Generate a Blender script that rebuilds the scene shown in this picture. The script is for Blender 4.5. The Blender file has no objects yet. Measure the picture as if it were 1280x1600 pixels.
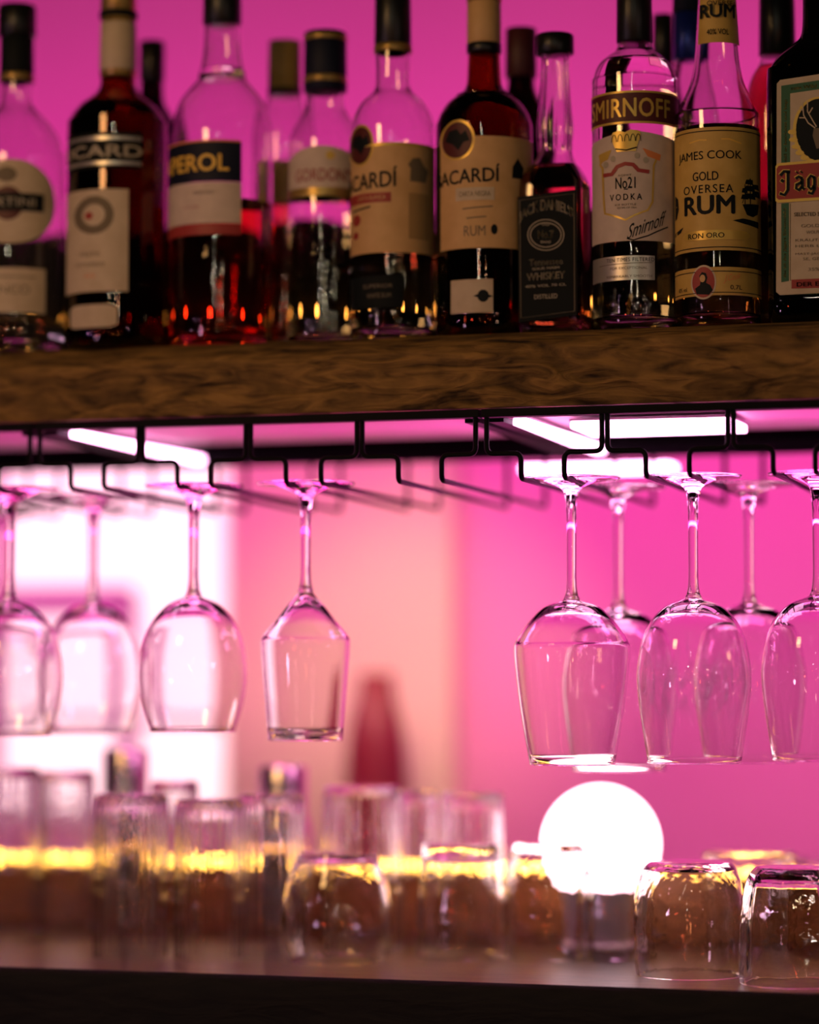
import bpy, bmesh, math, random
from mathutils import Vector, Matrix, noise
random.seed(7)
SC = bpy.context.scene
COL = SC.collection
R = math.radians

# ------------------------------------------------------------------ camera, exposure, world, lights
F_PX, YAW, PITCH, CAM = 4300.0, R(17.0), math.atan(265/4300), Vector((0.0, 0.0, 1.45))
Y0 = 2.087                                   # front line of the upper shelf and the glass rack
cam = bpy.data.cameras.new('camera'); cam_o = bpy.data.objects.new('camera', cam); COL.objects.link(cam_o)
cam_o.location = CAM; cam_o.rotation_euler = (R(90)+PITCH, 0, YAW)
cam.sensor_fit = 'VERTICAL'; cam.sensor_height = 36.0; cam.lens = 36.0*F_PX/1600
cam.dof.use_dof = True; cam.dof.focus_distance = 2.16; cam.dof.aperture_fstop = 1.3; cam.clip_start = 0.05
SC.camera = cam_o
vs = SC.view_settings
vs.view_transform = 'Standard'; vs.look = 'None'; vs.exposure = 0.0; vs.gamma = 1.0; vs.use_curve_mapping = False
cy = SC.cycles
cy.max_bounces = 20; cy.transmission_bounces = 18; cy.glossy_bounces = 8; cy.diffuse_bounces = 3
cy.transparent_max_bounces = 8; cy.sample_clamp_indirect = 20.0; cy.sample_clamp_direct = 0.0
cy.use_denoising = True

world = bpy.data.worlds.new('bar_room_gloom'); SC.world = world; world.use_nodes = True
world.node_tree.nodes['Background'].inputs[0].default_value = (0.10, 0.055, 0.045, 1)
world.node_tree.nodes['Background'].inputs[1].default_value = 0.045

def area(name, loc, aim, size, size_y, power, col, shape='RECTANGLE'):
    l = bpy.data.lights.new(name, 'AREA'); l.shape = shape; l.size = size; l.size_y = size_y
    l.energy = power; l.color = col
    o = bpy.data.objects.new(name, l); COL.objects.link(o); o.location = loc
    o.rotation_euler = (Vector(aim)-Vector(loc)).to_track_quat('-Z', 'Y').to_euler()
    return o
def point(name, loc, power, col, rad=0.03):
    l = bpy.data.lights.new(name, 'POINT'); l.energy = power; l.color = col; l.shadow_soft_size = rad
    o = bpy.data.objects.new(name, l); COL.objects.link(o); o.location = loc
    return o
MAG = (1.0, 0.008, 0.62)
PINK = (1.0, 0.19, 0.56)
# magenta strips behind the upper shelf that wash the wall above, and below the shelf
area('led_wash_upper', (-1.0, 2.66, 1.80), (-1.0, 3.14, 2.10), 2.4, 0.05, 8.3, MAG)
area('led_wash_lower', (-0.85, 2.60, 1.655), (-0.85, 3.14, 1.30), 2.2, 0.05, 4.6, PINK)
area('wall_fill_low', (-0.75, 2.62, 1.10), (-0.75, 3.14, 1.42), 2.2, 0.05, 3.6, PINK)  # added fill from below, evens out the pink on the wall
area('led_under_shelf_right', (-0.46, 2.22, 1.655), (-0.46, 2.24, 1.0), 0.30, 0.05, 0.6, (1.0, 0.16, 0.55))
area('led_under_shelf_left', (-0.88, 2.22, 1.655), (-0.88, 2.24, 1.0), 0.30, 0.05, 0.6, (1.0, 0.16, 0.55))
area('underside_fill_right', (-0.46, 2.22, 1.58), (-0.46, 2.20, 1.70), 0.4, 0.03, 0.55, (1.0, 0.08, 0.50))  # added fill hanging below the shelf, brightens its underside
area('underside_fill_left', (-0.84, 2.22, 1.58), (-0.84, 2.20, 1.70), 0.5, 0.03, 0.40, (1.0, 0.03, 0.42))  # same added fill for the left part of the underside
# warm pendant of the bar room, in front and to the left
area('bar_pendant_warm', (-1.10, 1.10, 2.14), (-0.62, 2.15, 1.78), 0.22, 0.22, 2.8, (1.0, 0.54, 0.20))
l = bpy.data.lights.new('strip_fill_warm', 'SPOT'); l.energy = 7; l.color = (1.0, .58, .36); l.spot_size = R(60); l.spot_blend = .9; l.shadow_soft_size = .03  # added spot behind the shelf, warms the tone of the wall strip
o = bpy.data.objects.new('strip_fill_warm', l); COL.objects.link(o); o.location = (-.86, 2.62, 1.60); o.rotation_euler = (Vector((-.95, 3.14, 1.46))-Vector(o.location)).to_track_quat('-Z', 'Y').to_euler()
for loc_, pw_, col_, rd_ in [((.55,-1.2,2.25),4,(1,.80,.50),.03), ((-.45,-1.6,2.35),4,(1,.86,.62),.03), ((1.5,-.4,2.05),3,(1,.70,.40),.03),
        ((-1.3,-.7,1.35),3,(1,.10,.04),.04), ((.9,-.9,1.22),2.6,(1,.16,.05),.04), ((-1.9,1.0,1.55),2,(1,.50,.85),.02), ((-1.6,.5,1.85),2,(1,.6,.85),.02),
        ((.75,.8,1.75),1.2,(1,.75,.6),.014), ((.9,.6,1.30),1.2,(1,.8,.6),.014), ((-.2,-.8,2.6),3,(.85,1,.75),.02), ((.25,-.6,1.05),1.2,(1,.30,.10),.02),
        ((-1.5,.75,1.28),3,(1,.55,.85),.05), ((.05,-2.2,2.0),4,(1,.85,.7),.03), ((-.9,-2.0,2.1),4,(1,.8,.6),.03), ((.5,-2.4,1.7),3,(.8,1,.8),.025), ((-.1,-1.9,1.15),2.5,(1,.35,.15),.03), ((1.1,.2,1.55),1.5,(1,.5,.8),.015)]:
    point('glint_lamp', loc_, pw_, col_, rd_)  # small lamps added around the room for sparkles on glass and steel

# ------------------------------------------------------------------ pixel <-> place helpers
RM = Matrix.Rotation(YAW, 3, 'Z') @ Matrix.Rotation(R(90)+PITCH, 3, 'X')
RI = RM.transposed()
def proj(p):
    q = RI @ (Vector(p)-CAM); d = -q.z
    return 640+F_PX*q.x/d, 800-F_PX*q.y/d, d
def at(px, py, Y):                            # point on the plane y = Y seen at that pixel
    d = RM @ Vector(((px-640)/F_PX, (800-py)/F_PX, -1))
    return CAM + d*((Y-CAM.y)/d.y)
def z_at(X, Y, py):                           # height of the pixel row on the vertical through X, Y
    a, b = 1.0, 2.2
    for _ in range(6):
        fa, fb = proj((X, Y, a))[1]-py, proj((X, Y, b))[1]-py
        if abs(fb-fa) < 1e-9: break
        a, b = b, b-fb*(b-a)/(fb-fa)
    return b

# ------------------------------------------------------------------ materials
def principled(name, col=(.8,.8,.8), rough=.5, metal=0, trans=0, ior=1.45, emit=None, estr=0, coat=0, spec=None):
    m = bpy.data.materials.new(name); m.use_nodes = True
    b = m.node_tree.nodes['Principled BSDF']
    b.inputs['Base Color'].default_value = (*col, 1); b.inputs['Roughness'].default_value = rough
    b.inputs['Metallic'].default_value = metal; b.inputs['Transmission Weight'].default_value = trans
    b.inputs['IOR'].default_value = ior; b.inputs['Coat Weight'].default_value = coat
    if spec is not None: b.inputs['Specular IOR Level'].default_value = spec
    if emit: b.inputs['Emission Color'].default_value = (*emit, 1); b.inputs['Emission Strength'].default_value = estr
    return m
def mottled(name, c1, c2, scale, rough=.6, bump=0.0, stretch=(1,1,1), metal=0, detail=6):
    m = principled(name, c1, rough, metal); nt = m.node_tree; b = nt.nodes['Principled BSDF']
    tc = nt.nodes.new('ShaderNodeTexCoord'); mp = nt.nodes.new('ShaderNodeMapping'); mp.inputs['Scale'].default_value = stretch
    n = nt.nodes.new('ShaderNodeTexNoise'); n.inputs['Scale'].default_value = scale; n.inputs['Detail'].default_value = detail
    cr = nt.nodes.new('ShaderNodeValToRGB'); cr.color_ramp.elements[0].color = (*c1, 1); cr.color_ramp.elements[1].color = (*c2, 1)
    cr.color_ramp.elements[0].position = .35; cr.color_ramp.elements[1].position = .68
    L = nt.links; L.new(tc.outputs['Object'], mp.inputs[0]); L.new(mp.outputs[0], n.inputs['Vector'])
    L.new(n.outputs['Fac'], cr.inputs[0]); L.new(cr.outputs[0], b.inputs['Base Color'])
    if bump:
        bp = nt.nodes.new('ShaderNodeBump'); bp.inputs['Strength'].default_value = bump; bp.inputs['Distance'].default_value = .004
        L.new(n.outputs['Fac'], bp.inputs['Height']); L.new(bp.outputs[0], b.inputs['Normal'])
    return m
def liquid(name, tint, density, base=(1,1,1)):
    m = principled(name, base, 0, trans=1, ior=1.34); nt = m.node_tree
    v = nt.nodes.new('ShaderNodeVolumeAbsorption'); v.inputs['Color'].default_value = (*tint, 1); v.inputs['Density'].default_value = density
    nt.links.new(v.outputs[0], nt.nodes['Material Output'].inputs['Volume'])
    return m
def glassmat(name, col=(1,1,1), rough=0.0, ior=1.5):
    return principled(name, col, rough, trans=1, ior=ior)
def rippled(name, col, scale, strength, ior=1.5):
    m = glassmat(name, col, 0, ior); nt = m.node_tree; b = nt.nodes['Principled BSDF']
    tc = nt.nodes.new('ShaderNodeTexCoord'); n = nt.nodes.new('ShaderNodeTexNoise'); n.inputs['Scale'].default_value = scale
    bp = nt.nodes.new('ShaderNodeBump'); bp.inputs['Strength'].default_value = strength; bp.inputs['Distance'].default_value = .002
    nt.links.new(tc.outputs['Object'], n.inputs['Vector']); nt.links.new(n.outputs['Fac'], bp.inputs['Height']); nt.links.new(bp.outputs[0], b.inputs['Normal'])
    return m
M = dict(
    clear=glassmat('clear_glass', (.98,.98,.98)),
    bottle=rippled('bottle_glass', (.95,.96,.95), 30, .25),
    tumbler=rippled('pressed_glass', (.97,.97,.97), 55, .35),
    green=glassmat('green_glass', (.02,.09,.03)),
    brown=glassmat('brown_glass', (.35,.10,.03)),
    smoke=glassmat('dark_glass', (.05,.02,.015)),
    water=liquid('clear_spirit', (.95,.80,.70), 3), 
    amber=liquid('amber_spirit', (.95,.22,.06), 40),
    gold=liquid('golden_spirit', (.95,.55,.20), 22),
    orange=liquid('orange_liqueur', (1.0,.10,.02), 42),
    brownliq=liquid('brown_liqueur', (.75,.10,.03), 80),
    black=principled('black_plastic', (.006,.007,.008), .35),
    blackgloss=principled('black_label', (.004,.007,.008), .7, spec=.2),
    iron=principled('black_iron', (.004,.004,.005), .6, spec=.12),
    matt=principled('matt_black_board', (.004,.003,.004), 1.0, spec=0),
    goldfoil=mottled('gold_foil', (.30,.20,.05), (.55,.38,.12), 60, .35, metal=.6),
    goldink=principled('gold_ink', (.72,.50,.10), .35, metal=.3),
    silver=principled('silver_foil', (.6,.58,.52), .35, metal=.7),
    cream=mottled('cream_paper', (.55,.46,.31), (.62,.53,.37), 90, .6),
    white=mottled('white_paper', (.58,.49,.40), (.66,.56,.46), 90, .55),
    tan=mottled('tan_paper', (.60,.38,.15), (.68,.44,.19), 80, .55),
    ochre=mottled('ochre_paper', (.58,.38,.08), (.66,.45,.11), 90, .5),
    navy=principled('navy_label', (.004,.007,.022), .6, spec=.3),
    bluecap=principled('blue_foil', (.02,.04,.30), .3, metal=.5),
    ink=principled('dark_ink', (.006,.010,.012), .6, spec=.2),
    fadedink=principled('faded_ink', (.16,.13,.08), .6),
    red=principled('red_ink', (.34,.035,.03), .5),
    darkred=principled('dark_red_ink', (.09,.012,.012), .5),
    orangeink=principled('orange_ink', (.75,.26,.08), .5),
    greenink=principled('green_ink', (.02,.12,.05), .5),
    brightink=principled('ivory_ink', (.85,.78,.56), .5),
    greytext=principled('pale_ink', (.42,.38,.28), .5),
    yellow=principled('yellow_ink', (.85,.55,.08), .5),
    steel=principled('polished_steel', (.80,.76,.77), .22, metal=1),
    cork=mottled('cork', (.38,.26,.06), (.48,.34,.10), 60, .7),
    wine=principled('dark_red_ceramic', (.16,.012,.02), .4),
)
def woodmat(name, dark, light, rough, bump):
    m = principled(name, dark, rough); nt = m.node_tree; b = nt.nodes['Principled BSDF']; L = nt.links
    tc = nt.nodes.new('ShaderNodeTexCoord'); mp = nt.nodes.new('ShaderNodeMapping'); mp.inputs['Scale'].default_value = (6.0, 22, 30)
    n1 = nt.nodes.new('ShaderNodeTexNoise'); n1.inputs['Scale'].default_value = 2.6; n1.inputs['Detail'].default_value = 9; n1.inputs['Distortion'].default_value = 1.4
    n2 = nt.nodes.new('ShaderNodeTexNoise'); n2.inputs['Scale'].default_value = 60; n2.inputs['Detail'].default_value = 4
    mx = nt.nodes.new('ShaderNodeMath'); mx.operation = 'MULTIPLY_ADD'; mx.inputs[1].default_value = .25
    cr = nt.nodes.new('ShaderNodeValToRGB'); e = cr.color_ramp.elements
    e[0].position = .40; e[0].color = (*dark, 1); e[1].position = .78; e[1].color = (*light, 1)
    L.new(tc.outputs['Object'], mp.inputs[0]); L.new(mp.outputs[0], n1.inputs['Vector']); L.new(tc.outputs['Object'], n2.inputs['Vector'])
    L.new(n2.outputs['Fac'], mx.inputs[0]); L.new(n1.outputs['Fac'], mx.inputs[2]); L.new(mx.outputs[0], cr.inputs[0]); L.new(cr.outputs[0], b.inputs['Base Color'])
    bp = nt.nodes.new('ShaderNodeBump'); bp.inputs['Strength'].default_value = bump; bp.inputs['Distance'].default_value = .006
    L.new(mx.outputs[0], bp.inputs['Height']); L.new(bp.outputs[0], b.inputs['Normal'])
    return m
M['slab'] = woodmat('live_edge_wood', (.022,.010,.003), (.34,.19,.05), .85, 1.0)
M['counter'] = woodmat('counter_wood', (.022,.008,.003), (.065,.026,.010), .36, .10)
M['counter'].node_tree.nodes['Principled BSDF'].inputs['Specular IOR Level'].default_value = .10
M['counter_front'] = woodmat('dark_counter_edge', (.002,.002,.002), (.009,.007,.005), .8, .4)
M['ledge'] = woodmat('ledge_wood', (.06,.024,.009), (.24,.10,.03), .5, .2)
M['under'] = principled('pale_underside', (.55,.50,.52), .5)
M['wall'] = mottled('painted_plaster', (.66,.32,.46), (.70,.35,.49), 3.0, .8)
M['salmon'] = mottled('salmon_plaster', (.64,.70,.40), (.68,.74,.43), 3.0, .8)

# ------------------------------------------------------------------ mesh helpers
def link(name, bm, mat, parent=None, loc=None, smooth=True, autos=None):
    me = bpy.data.meshes.new(name); bmesh.ops.recalc_face_normals(bm, faces=bm.faces[:]) if smooth != 'keep' else None
    bm.to_mesh(me); bm.free()
    o = bpy.data.objects.new(name, me); COL.objects.link(o)
    me.materials.append(M[mat] if isinstance(mat, str) else mat)
    if smooth:
        for p in me.polygons: p.use_smooth = True
        me.set_sharp_from_angle(angle=R(autos or 50))
    if parent: o.parent = parent
    if loc: o.location = loc
    return o
def tag(o, label=None, cat=None, group=None, kind=None):
    if label: o['label'] = label
    if cat: o['category'] = cat
    if group: o['group'] = group
    if kind: o['kind'] = kind
    return o
def empty(name, loc, label, cat, group=None):
    o = bpy.data.objects.new(name, None); COL.objects.link(o); o.location = loc; o.empty_display_size = .02
    return tag(o, label, cat, group)
def box(bm, x0, x1, y0, y1, z0, z1, bev=0):
    r = bmesh.ops.create_cube(bm, size=1)
    for v in r['verts']:
        v.co = Vector((x0+(v.co.x+.5)*(x1-x0), y0+(v.co.y+.5)*(y1-y0), z0+(v.co.z+.5)*(z1-z0)))
    if bev:
        es = list({e for v in r['verts'] for e in v.link_edges})
        bmesh.ops.bevel(bm, geom=es, offset=bev, segments=2, affect='EDGES', profile=.6)
def revolve(bm, prof, seg=64, shape=None, cx=0, cy_=0):
    """prof: (r, z) from one end to the other; r == 0 ends close on the axis. shape(a, r, z) -> r"""
    rings = []
    for r, z in prof:
        if r <= 1e-7: rings.append([bm.verts.new((cx, cy_, z))]); continue
        ring = []
        for k in range(seg):
            a = 2*math.pi*k/seg; rr = shape(a, r, z) if shape else r
            ring.append(bm.verts.new((cx+rr*math.cos(a), cy_+rr*math.sin(a), z)))
        rings.append(ring)
    for A, B in zip(rings, rings[1:]):
        if len(A) == 1 and len(B) == 1: continue
        for k in range(seg):
            k2 = (k+1) % seg
            if len(A) == 1: bm.faces.new((A[0], B[k], B[k2]))
            elif len(B) == 1: bm.faces.new((A[k], B[0], A[k2]))
            else: bm.faces.new((A[k], B[k], B[k2], A[k2]))
def smooth_prof(pts, sub=4):
    """Catmull-Rom through (r, z); a repeated point makes a hard corner"""
    out = []
    n = len(pts)
    for i in range(n-1):
        p1, p2 = pts[i], pts[i+1]
        if p1 == p2: continue
        p0 = pts[i-1] if i > 0 else p1; p3 = pts[i+2] if i+2 < n else p2
        for k in range(sub):
            t = k/sub
            v = [0.5*((2*p1[j])+(-p0[j]+p2[j])*t+(2*p0[j]-5*p1[j]+4*p2[j]-p3[j])*t*t+(-p0[j]+3*p1[j]-3*p2[j]+p3[j])*t**3) for j in (0,1)]
            out.append((max(v[0], 0.0), v[1]))
    out.append(pts[-1]); return out
def interp(prof, z):
    for (r1, z1), (r2, z2) in zip(prof, prof[1:]):
        if min(z1, z2) <= z <= max(z1, z2) and abs(z2-z1) > 1e-9: return r1+(r2-r1)*(z-z1)/(z2-z1)
    return prof[-1][0]
def tube(bm, pts, rad, seg=10, closed=False):
    pts = [Vector(p) for p in pts]; n = len(pts); rings = []
    up = None
    for i, p in enumerate(pts):
        a = pts[i-1] if i > 0 or closed else p; b = pts[(i+1) % n] if i < n-1 or closed else p
        t = (b-a).normalized()
        if up is None: up = t.orthogonal().normalized()
        up = (up-t*up.dot(t)).normalized(); s = t.cross(up)
        rings.append([bm.verts.new(p+(up*math.cos(2*math.pi*k/seg)+s*math.sin(2*math.pi*k/seg))*rad) for k in range(seg)])
    for i in range(n if closed else n-1):
        A, B = rings[i], rings[(i+1) % n]
        for k in range(seg): bm.faces.new((A[k], A[(k+1) % seg], B[(k+1) % seg], B[k]))
    if not closed: bm.faces.new(rings[0][::-1]); bm.faces.new(rings[-1])
def rounded(pts, rad, n=5):
    pts = [Vector(p) for p in pts]; out = [pts[0]]
    for a, b, c in zip(pts, pts[1:], pts[2:]):
        r = min(rad, (a-b).length*.49, (c-b).length*.49)
        p, q = b+(a-b).normalized()*r, b+(c-b).normalized()*r
        for k in range(n+1):
            t = k/n; out.append(p*(1-t)**2+b*2*t*(1-t)+q*t*t)
    out.append(pts[-1]); return out

# ================================================================== the setting
YW = 3.15
def wall_panel(name, px0, px1, mat, thick=.02, top=None):
    a, b = at(px0, 900, YW-thick), at(px1, 900, YW-thick)
    bm = bmesh.new(); box(bm, a.x, b.x, YW-thick, YW, 0, top or 2.9)
    return tag(link(name, bm, mat, smooth=False), kind='structure')
bm = bmesh.new(); box(bm, -4, 3, YW, YW+.1, 0, 2.9); tag(link('wall_back', bm, 'wall', smooth=False), kind='structure')
bm = bmesh.new(); box(bm, -4, 3, -3, YW+.1, -.1, 0); tag(link('floor', bm, mottled('floor_boards', (.05,.03,.02), (.09,.05,.03), 8, .5), smooth=False), kind='structure')
wall_panel('trim_1', 352, 706, 'salmon', .03, at(500, 560, YW).z)

# lit window at the left, behind the glasses
wx0, wx1 = at(8, 900, YW-.03).x, at(352, 900, YW-.03).x
wz0, wz1 = at(180, 1262, YW-.03).z, at(180, 700, YW-.03).z
frame_m = principled('window_frame_paint', (.50,.16,.42), .5)
def wbar(bm, x0, x1, z0, z1): box(bm, x0, x1, YW-.055, YW, z0, z1, .003)
bm = bmesh.new(); t = .012
box(bm, wx0-.35, wx1, YW-.032, YW, wz0, wz1)
pane_m = bpy.data.materials.new('lit_pane'); pane_m.use_nodes = True; nt = pane_m.node_tree; b = nt.nodes['Principled BSDF']
b.inputs['Base Color'].default_value = (.6,.4,.5,1); b.inputs['Emission Color'].default_value = (1.0,.78,.74,1); b.inputs['Emission Strength'].default_value = 1.25
win = tag(link('window_1', bm, pane_m, smooth=False), kind='structure')
bm = bmesh.new()
zs = at(180, 935, YW-.05).z
wbar(bm, wx0-.35, wx0, wz0, wz1); wbar(bm, wx0, at(205, 900, YW-.05).x, zs-.020, zs+.014)
xm = at(196, 1100, YW-.05).x; wbar(bm, xm-.010, xm+.010, wz0, zs)
wbar(bm, wx0-.35, wx1, at(180, 1126, YW-.05).z-.004, at(180, 1126, YW-.05).z+.004)
link('window_frame', bm, frame_m, win, smooth=False)

# ================================================================== upper shelf, live edge slab
ZB = CAM.z+.216; ZT = CAM.z+.279
XL, XR = -1.75, .85
bm = bmesh.new(); nx, nv = 380, 22
def slab_pt(i, j):
    x = XL+(XR-XL)*i/nx; u = (x+.85)/1.02           # 0 at the left of the picture, 1 at the right
    drop = .019*(1-min(max(u, 0), 1))+.003*noise.noise(Vector((x*9, 0, 3)))
    if j <= 4:                                      # top, running forward to the edge
        t = j/4; y = (Y0+.45)*(1-t)+(Y0+.035)*t; z = ZT
    else:
        t = (j-4)/(nv-4); y = Y0+.035*(1-min(t*4, 1))**2; z = (ZT-drop*min(t*4, 1))*(1-t)+ZB*t if t > .25 else ZT-drop*(t*4)**.8-(ZT-drop-ZB)*t*.3
        if t > .25: z = (ZT-drop-(ZT-drop-ZB)*(.075+(t-.25)/.75*.925))
        n = noise.fractal(Vector((x*5, z*22, 1.7)), 1, 2, 4)*.008+noise.fractal(Vector((x*22, z*70+x*30, 8)), 1, 2, 3)*.0045
        y += n*min(1, (t*3))*(1 if t < .98 else .3)+.012*max(0, t-.75)
    return (x, y, z)
g = [[bm.verts.new(slab_pt(i, j)) for j in range(nv+1)] for i in range(nx+1)]
for i in range(nx):
    for j in range(nv): bm.faces.new((g[i][j], g[i][j+1], g[i+1][j+1], g[i+1][j]))
bl = [bm.verts.new((g[i][0].co.x, Y0+.45, ZB)) for i in range(nx+1)]
for i in range(nx):
    bm.faces.new((g[i][nv], bl[i], bl[i+1], g[i+1][nv])); bm.faces.new((bl[i], g[i][0], g[i+1][0], bl[i+1]))
bm.faces.new([g[0][j] for j in range(nv+1)]+[bl[0]]); bm.faces.new([g[nx][j] for j in range(nv, -1, -1)]+[bl[nx]])
slab = empty('bottle_shelf', (0, Y0, ZB), 'thick live-edge brown wooden shelf carrying the row of liquor bottles', 'shelf')
o = link('slab', bm, 'slab', slab, (0, -Y0, -ZB), autos=60)
bm = bmesh.new(); box(bm, XL, XR, Y0+.03, Y0+.239, ZB-.0012, ZB-.0002)
link('underside_panel', bm, 'under', slab, (0, -Y0, -ZB), smooth=False)
bm = bmesh.new(); box(bm, XL, XR, Y0+.24, Y0+.45, ZB-.0012, ZB-.0002)
link('dark_underside_panel', bm, 'matt', slab, (0, -Y0, -ZB), smooth=False)
ZK = z_at(at(640, 320, Y0+.28).x, Y0+.28, 340)
bm = bmesh.new(); box(bm, XL, XR, Y0+.28, Y0+.30, ZT+.0003, ZK, .002)
tag(link('dark_backing', bm, 'counter_front', smooth=False), 'dark board added on the shelf behind all the bottles to darken them', 'board')  # added to block the bright wall so the liquids look dark
bm = bmesh.new(); box(bm, XL, XR, Y0+.264, Y0+.2797, ZT+.0003, ZT+.0497, .001)
tag(link('back_rail', bm, 'counter_front', smooth=False), 'low dark rail before the board behind the bottles, carrying a string light', 'rail')

# warm string light on a rail: one strand with bulbs
bulb_dim = principled('dim_warm_bulb', (1,.7,.3), .4, emit=(1.0, .36, .05), estr=10)
bulb_gold = principled('golden_bulb', (1,.7,.3), .4, emit=(1.0, .50, .07), estr=11)
area('string_light_glow', (-.76, Y0+.30, 1.30), (-.76, Y0+.36, 1.20), .95, .02, .22, (1.0, .42, .08))
def string_light(name, Y, z, x0, x1, n, label, warm_bulb, bulb_r=.0042):
    rt = empty(name, (x0, Y, z), label, 'string light')
    bm = bmesh.new(); pts = []
    for k in range(n*2+1):
        x = (x1-x0)*k/(n*2); pts.append((x, .002*math.sin(k*1.7), .002+.0009*(k % 2)))
    tube(bm, pts, .0011, 6); link('wire', bm, 'iron', rt)
    b0 = None; jit = .003 if n > 40 else .014
    for k in range(n):
        x = (x1-x0)*(k+.5)/n; jx = random.uniform(-jit, jit)
        if b0 is None:
            bm = bmesh.new(); bmesh.ops.create_uvsphere(bm, u_segments=10, v_segments=7, radius=bulb_r)
            b0 = link('bulb', bm, warm_bulb, rt, (x+jx, 0, bulb_r+.0015))
        else:
            c = b0.copy(); COL.objects.link(c); c.parent = rt; c.location = (x+jx, 0, bulb_r+.0015)
string_light('string_light', Y0+.270, ZT+.05, at(-40, 500, Y0+.27).x, at(1320, 500, Y0+.27).x, 17, 'warm string light along the back of the upper shelf behind the bottles', bulb_dim, .0034)

# ================================================================== glass racks
HB = CAM.z+.208                                   # underside of the front bar
YR = Y0+.335                                      # rear bar
ZR = z_at(at(890, 745, Y0).x, Y0, 746)            # rails
ZH = z_at(at(890, 705, Y0).x, Y0, 706)            # where the wires turn sideways
hooks = {px: at(px, 660, Y0).x for px in (55, 220, 388, 562, 752, 945, 1142)}
hx = sorted(hooks.values()); pitch = (hx[-1]-hx[0])/6
allh = [hx[0]-pitch]+hx+[hx[-1]+pitch, hx[-1]+2*pitch]
def hanger(bm, x, sgn, off=.0022):
    w_ = .0325
    p = [(x+sgn*off, Y0, HB+.004), (x+sgn*off, Y0, ZH), (x+sgn*w_, Y0, ZH), (x+sgn*w_, Y0, ZR), (x+sgn*w_, YR, ZR-.001), (x+sgn*w_, YR, HB+.004)]
    tube(bm, rounded(p, .006), .0021, 10)
def rack(x_first, x_last, mids, label):
    rt = empty('glass_rack', ((x_first+x_last)/2, Y0, HB), label, 'glass rack', None)
    inv = (-(x_first+x_last)/2, -Y0, -HB)
    bm = bmesh.new(); box(bm, x_first+.001, x_last-.001, Y0-.004, Y0+.008, HB, ZB-.0016, .0006); link('front_bar', bm, 'iron', rt, inv, smooth=False)
    bm = bmesh.new(); box(bm, x_first+.001, x_last-.001, YR-.006, YR+.010, HB-.006, ZB-.0016, .0006); link('rear_bar', bm, 'iron', rt, inv, smooth=False)
    for xx in (x_first+.004, x_last-.016):
        bm = bmesh.new(); box(bm, xx, xx+.012, Y0+.0085, YR-.0065, HB-.003, HB+.0015, .0004); link('cross_bar', bm, 'iron', rt, inv, smooth=False)
    for x in mids:
        for s in (-1, 1):
            bm = bmesh.new(); hanger(bm, x, s); link('hanger_wire', bm, 'iron', rt, inv)
    for x, s in ((x_first, 1), (x_last, -1)):
        bm = bmesh.new(); hanger(bm, x, s, .0045); link('hanger_wire', bm, 'iron', rt, inv)
rack(allh[0]-2*pitch, allh[1], [allh[0]-pitch, allh[0]], 'black wire glass rack cut by the left edge of the picture')
rack(allh[1], allh[5], allh[2:5], 'black wire glass rack under the middle of the shelf, mostly empty at its right')
rack(allh[5], allh[9] if len(allh) > 9 else allh[8]+pitch, allh[6:9], 'black wire glass rack on the right above the big clear wine glasses')

# glowing strips beside the cross bars, under the shelf
strip_m = principled('led_strip_diffuser', (1,.6,.8), .4, emit=(1.0,.45,.78), estr=10.0)
strip_soft = principled('led_strip_soft', (1,.6,.8), .4, emit=(1.0,.34,.74), estr=2.2)
def led_bar(x0, x1, y0, y1, z, label, mat):
    rt = empty('led_light_bar', ((x0+x1)/2, (y0+y1)/2, z), label, 'light bar')
    inv = (-(x0+x1)/2, -(y0+y1)/2, -z)
    bm = bmesh.new(); box(bm, x0, x1, y0, y1, z-.006, z-.0005, .001); link('diffuser', bm, mat, rt, inv, smooth=False)
    bm = bmesh.new(); box(bm, x0-.001, x1+.001, y0-.001, y1+.001, z-.0005, z+.0018, .0003); link('housing', bm, 'steel', rt, inv, smooth=False)
zl = ZB-.0058
led_bar(hooks[752]+.018, hooks[752]+.028, Y0+.03, YR-.02, zl, 'glowing pink light bar running back beside the right rack', strip_m)
led_bar(hooks[55]+.018, hooks[55]+.028, Y0+.03, YR-.02, zl, 'glowing pink light bar running back beside the left rack', strip_m)
led_bar(at(905, 650, Y0+.1).x, at(1150, 650, Y0+.1).x, Y0+.07, Y0+.15, zl, 'white-pink light bar under the shelf above the big wine glasses', strip_m)
led_bar(at(820, 715, YR+.06).x, at(1050, 715, YR+.06).x, YR+.045, YR+.085, zl-.010, 'white-pink light bar behind the rear rail of the right rack', strip_m)

# ================================================================== lower counter
ZC = at(640, 1532, Y0).z
bm = bmesh.new(); box(bm, XL, XR, Y0, Y0+.40, ZC-.045, ZC, .002)
cnt = empty('back_bar_counter', (0, Y0, 0), 'brown wooden back-bar counter with black front edge under the tumblers', 'counter')
link('counter_top', bm, 'counter', cnt, (0, -Y0, 0), smooth=False)
bm = bmesh.new(); nx2 = 160
rows = []
for i in range(nx2+1):
    x = XL+(XR-XL)*i/nx2
    rows.append([bm.verts.new((x, Y0-.004+.0016*noise.fractal(Vector((x*12, z*30, 4)), 1, 2, 4)+(.003 if k == 0 else 0), z)) for k, z in enumerate([ZC+.0004, ZC-.003, ZC-.02, ZC-.04, ZC-.07, ZC-.12])])
for a, b2 in zip(rows, rows[1:]):
    for k in range(5): bm.faces.new((a[k], a[k+1], b2[k+1], b2[k]))
bk = [[bm.verts.new((r[k].co.x, Y0-.0002, r[k].co.z)) for k in (0, 5)] for r in rows]
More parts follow.
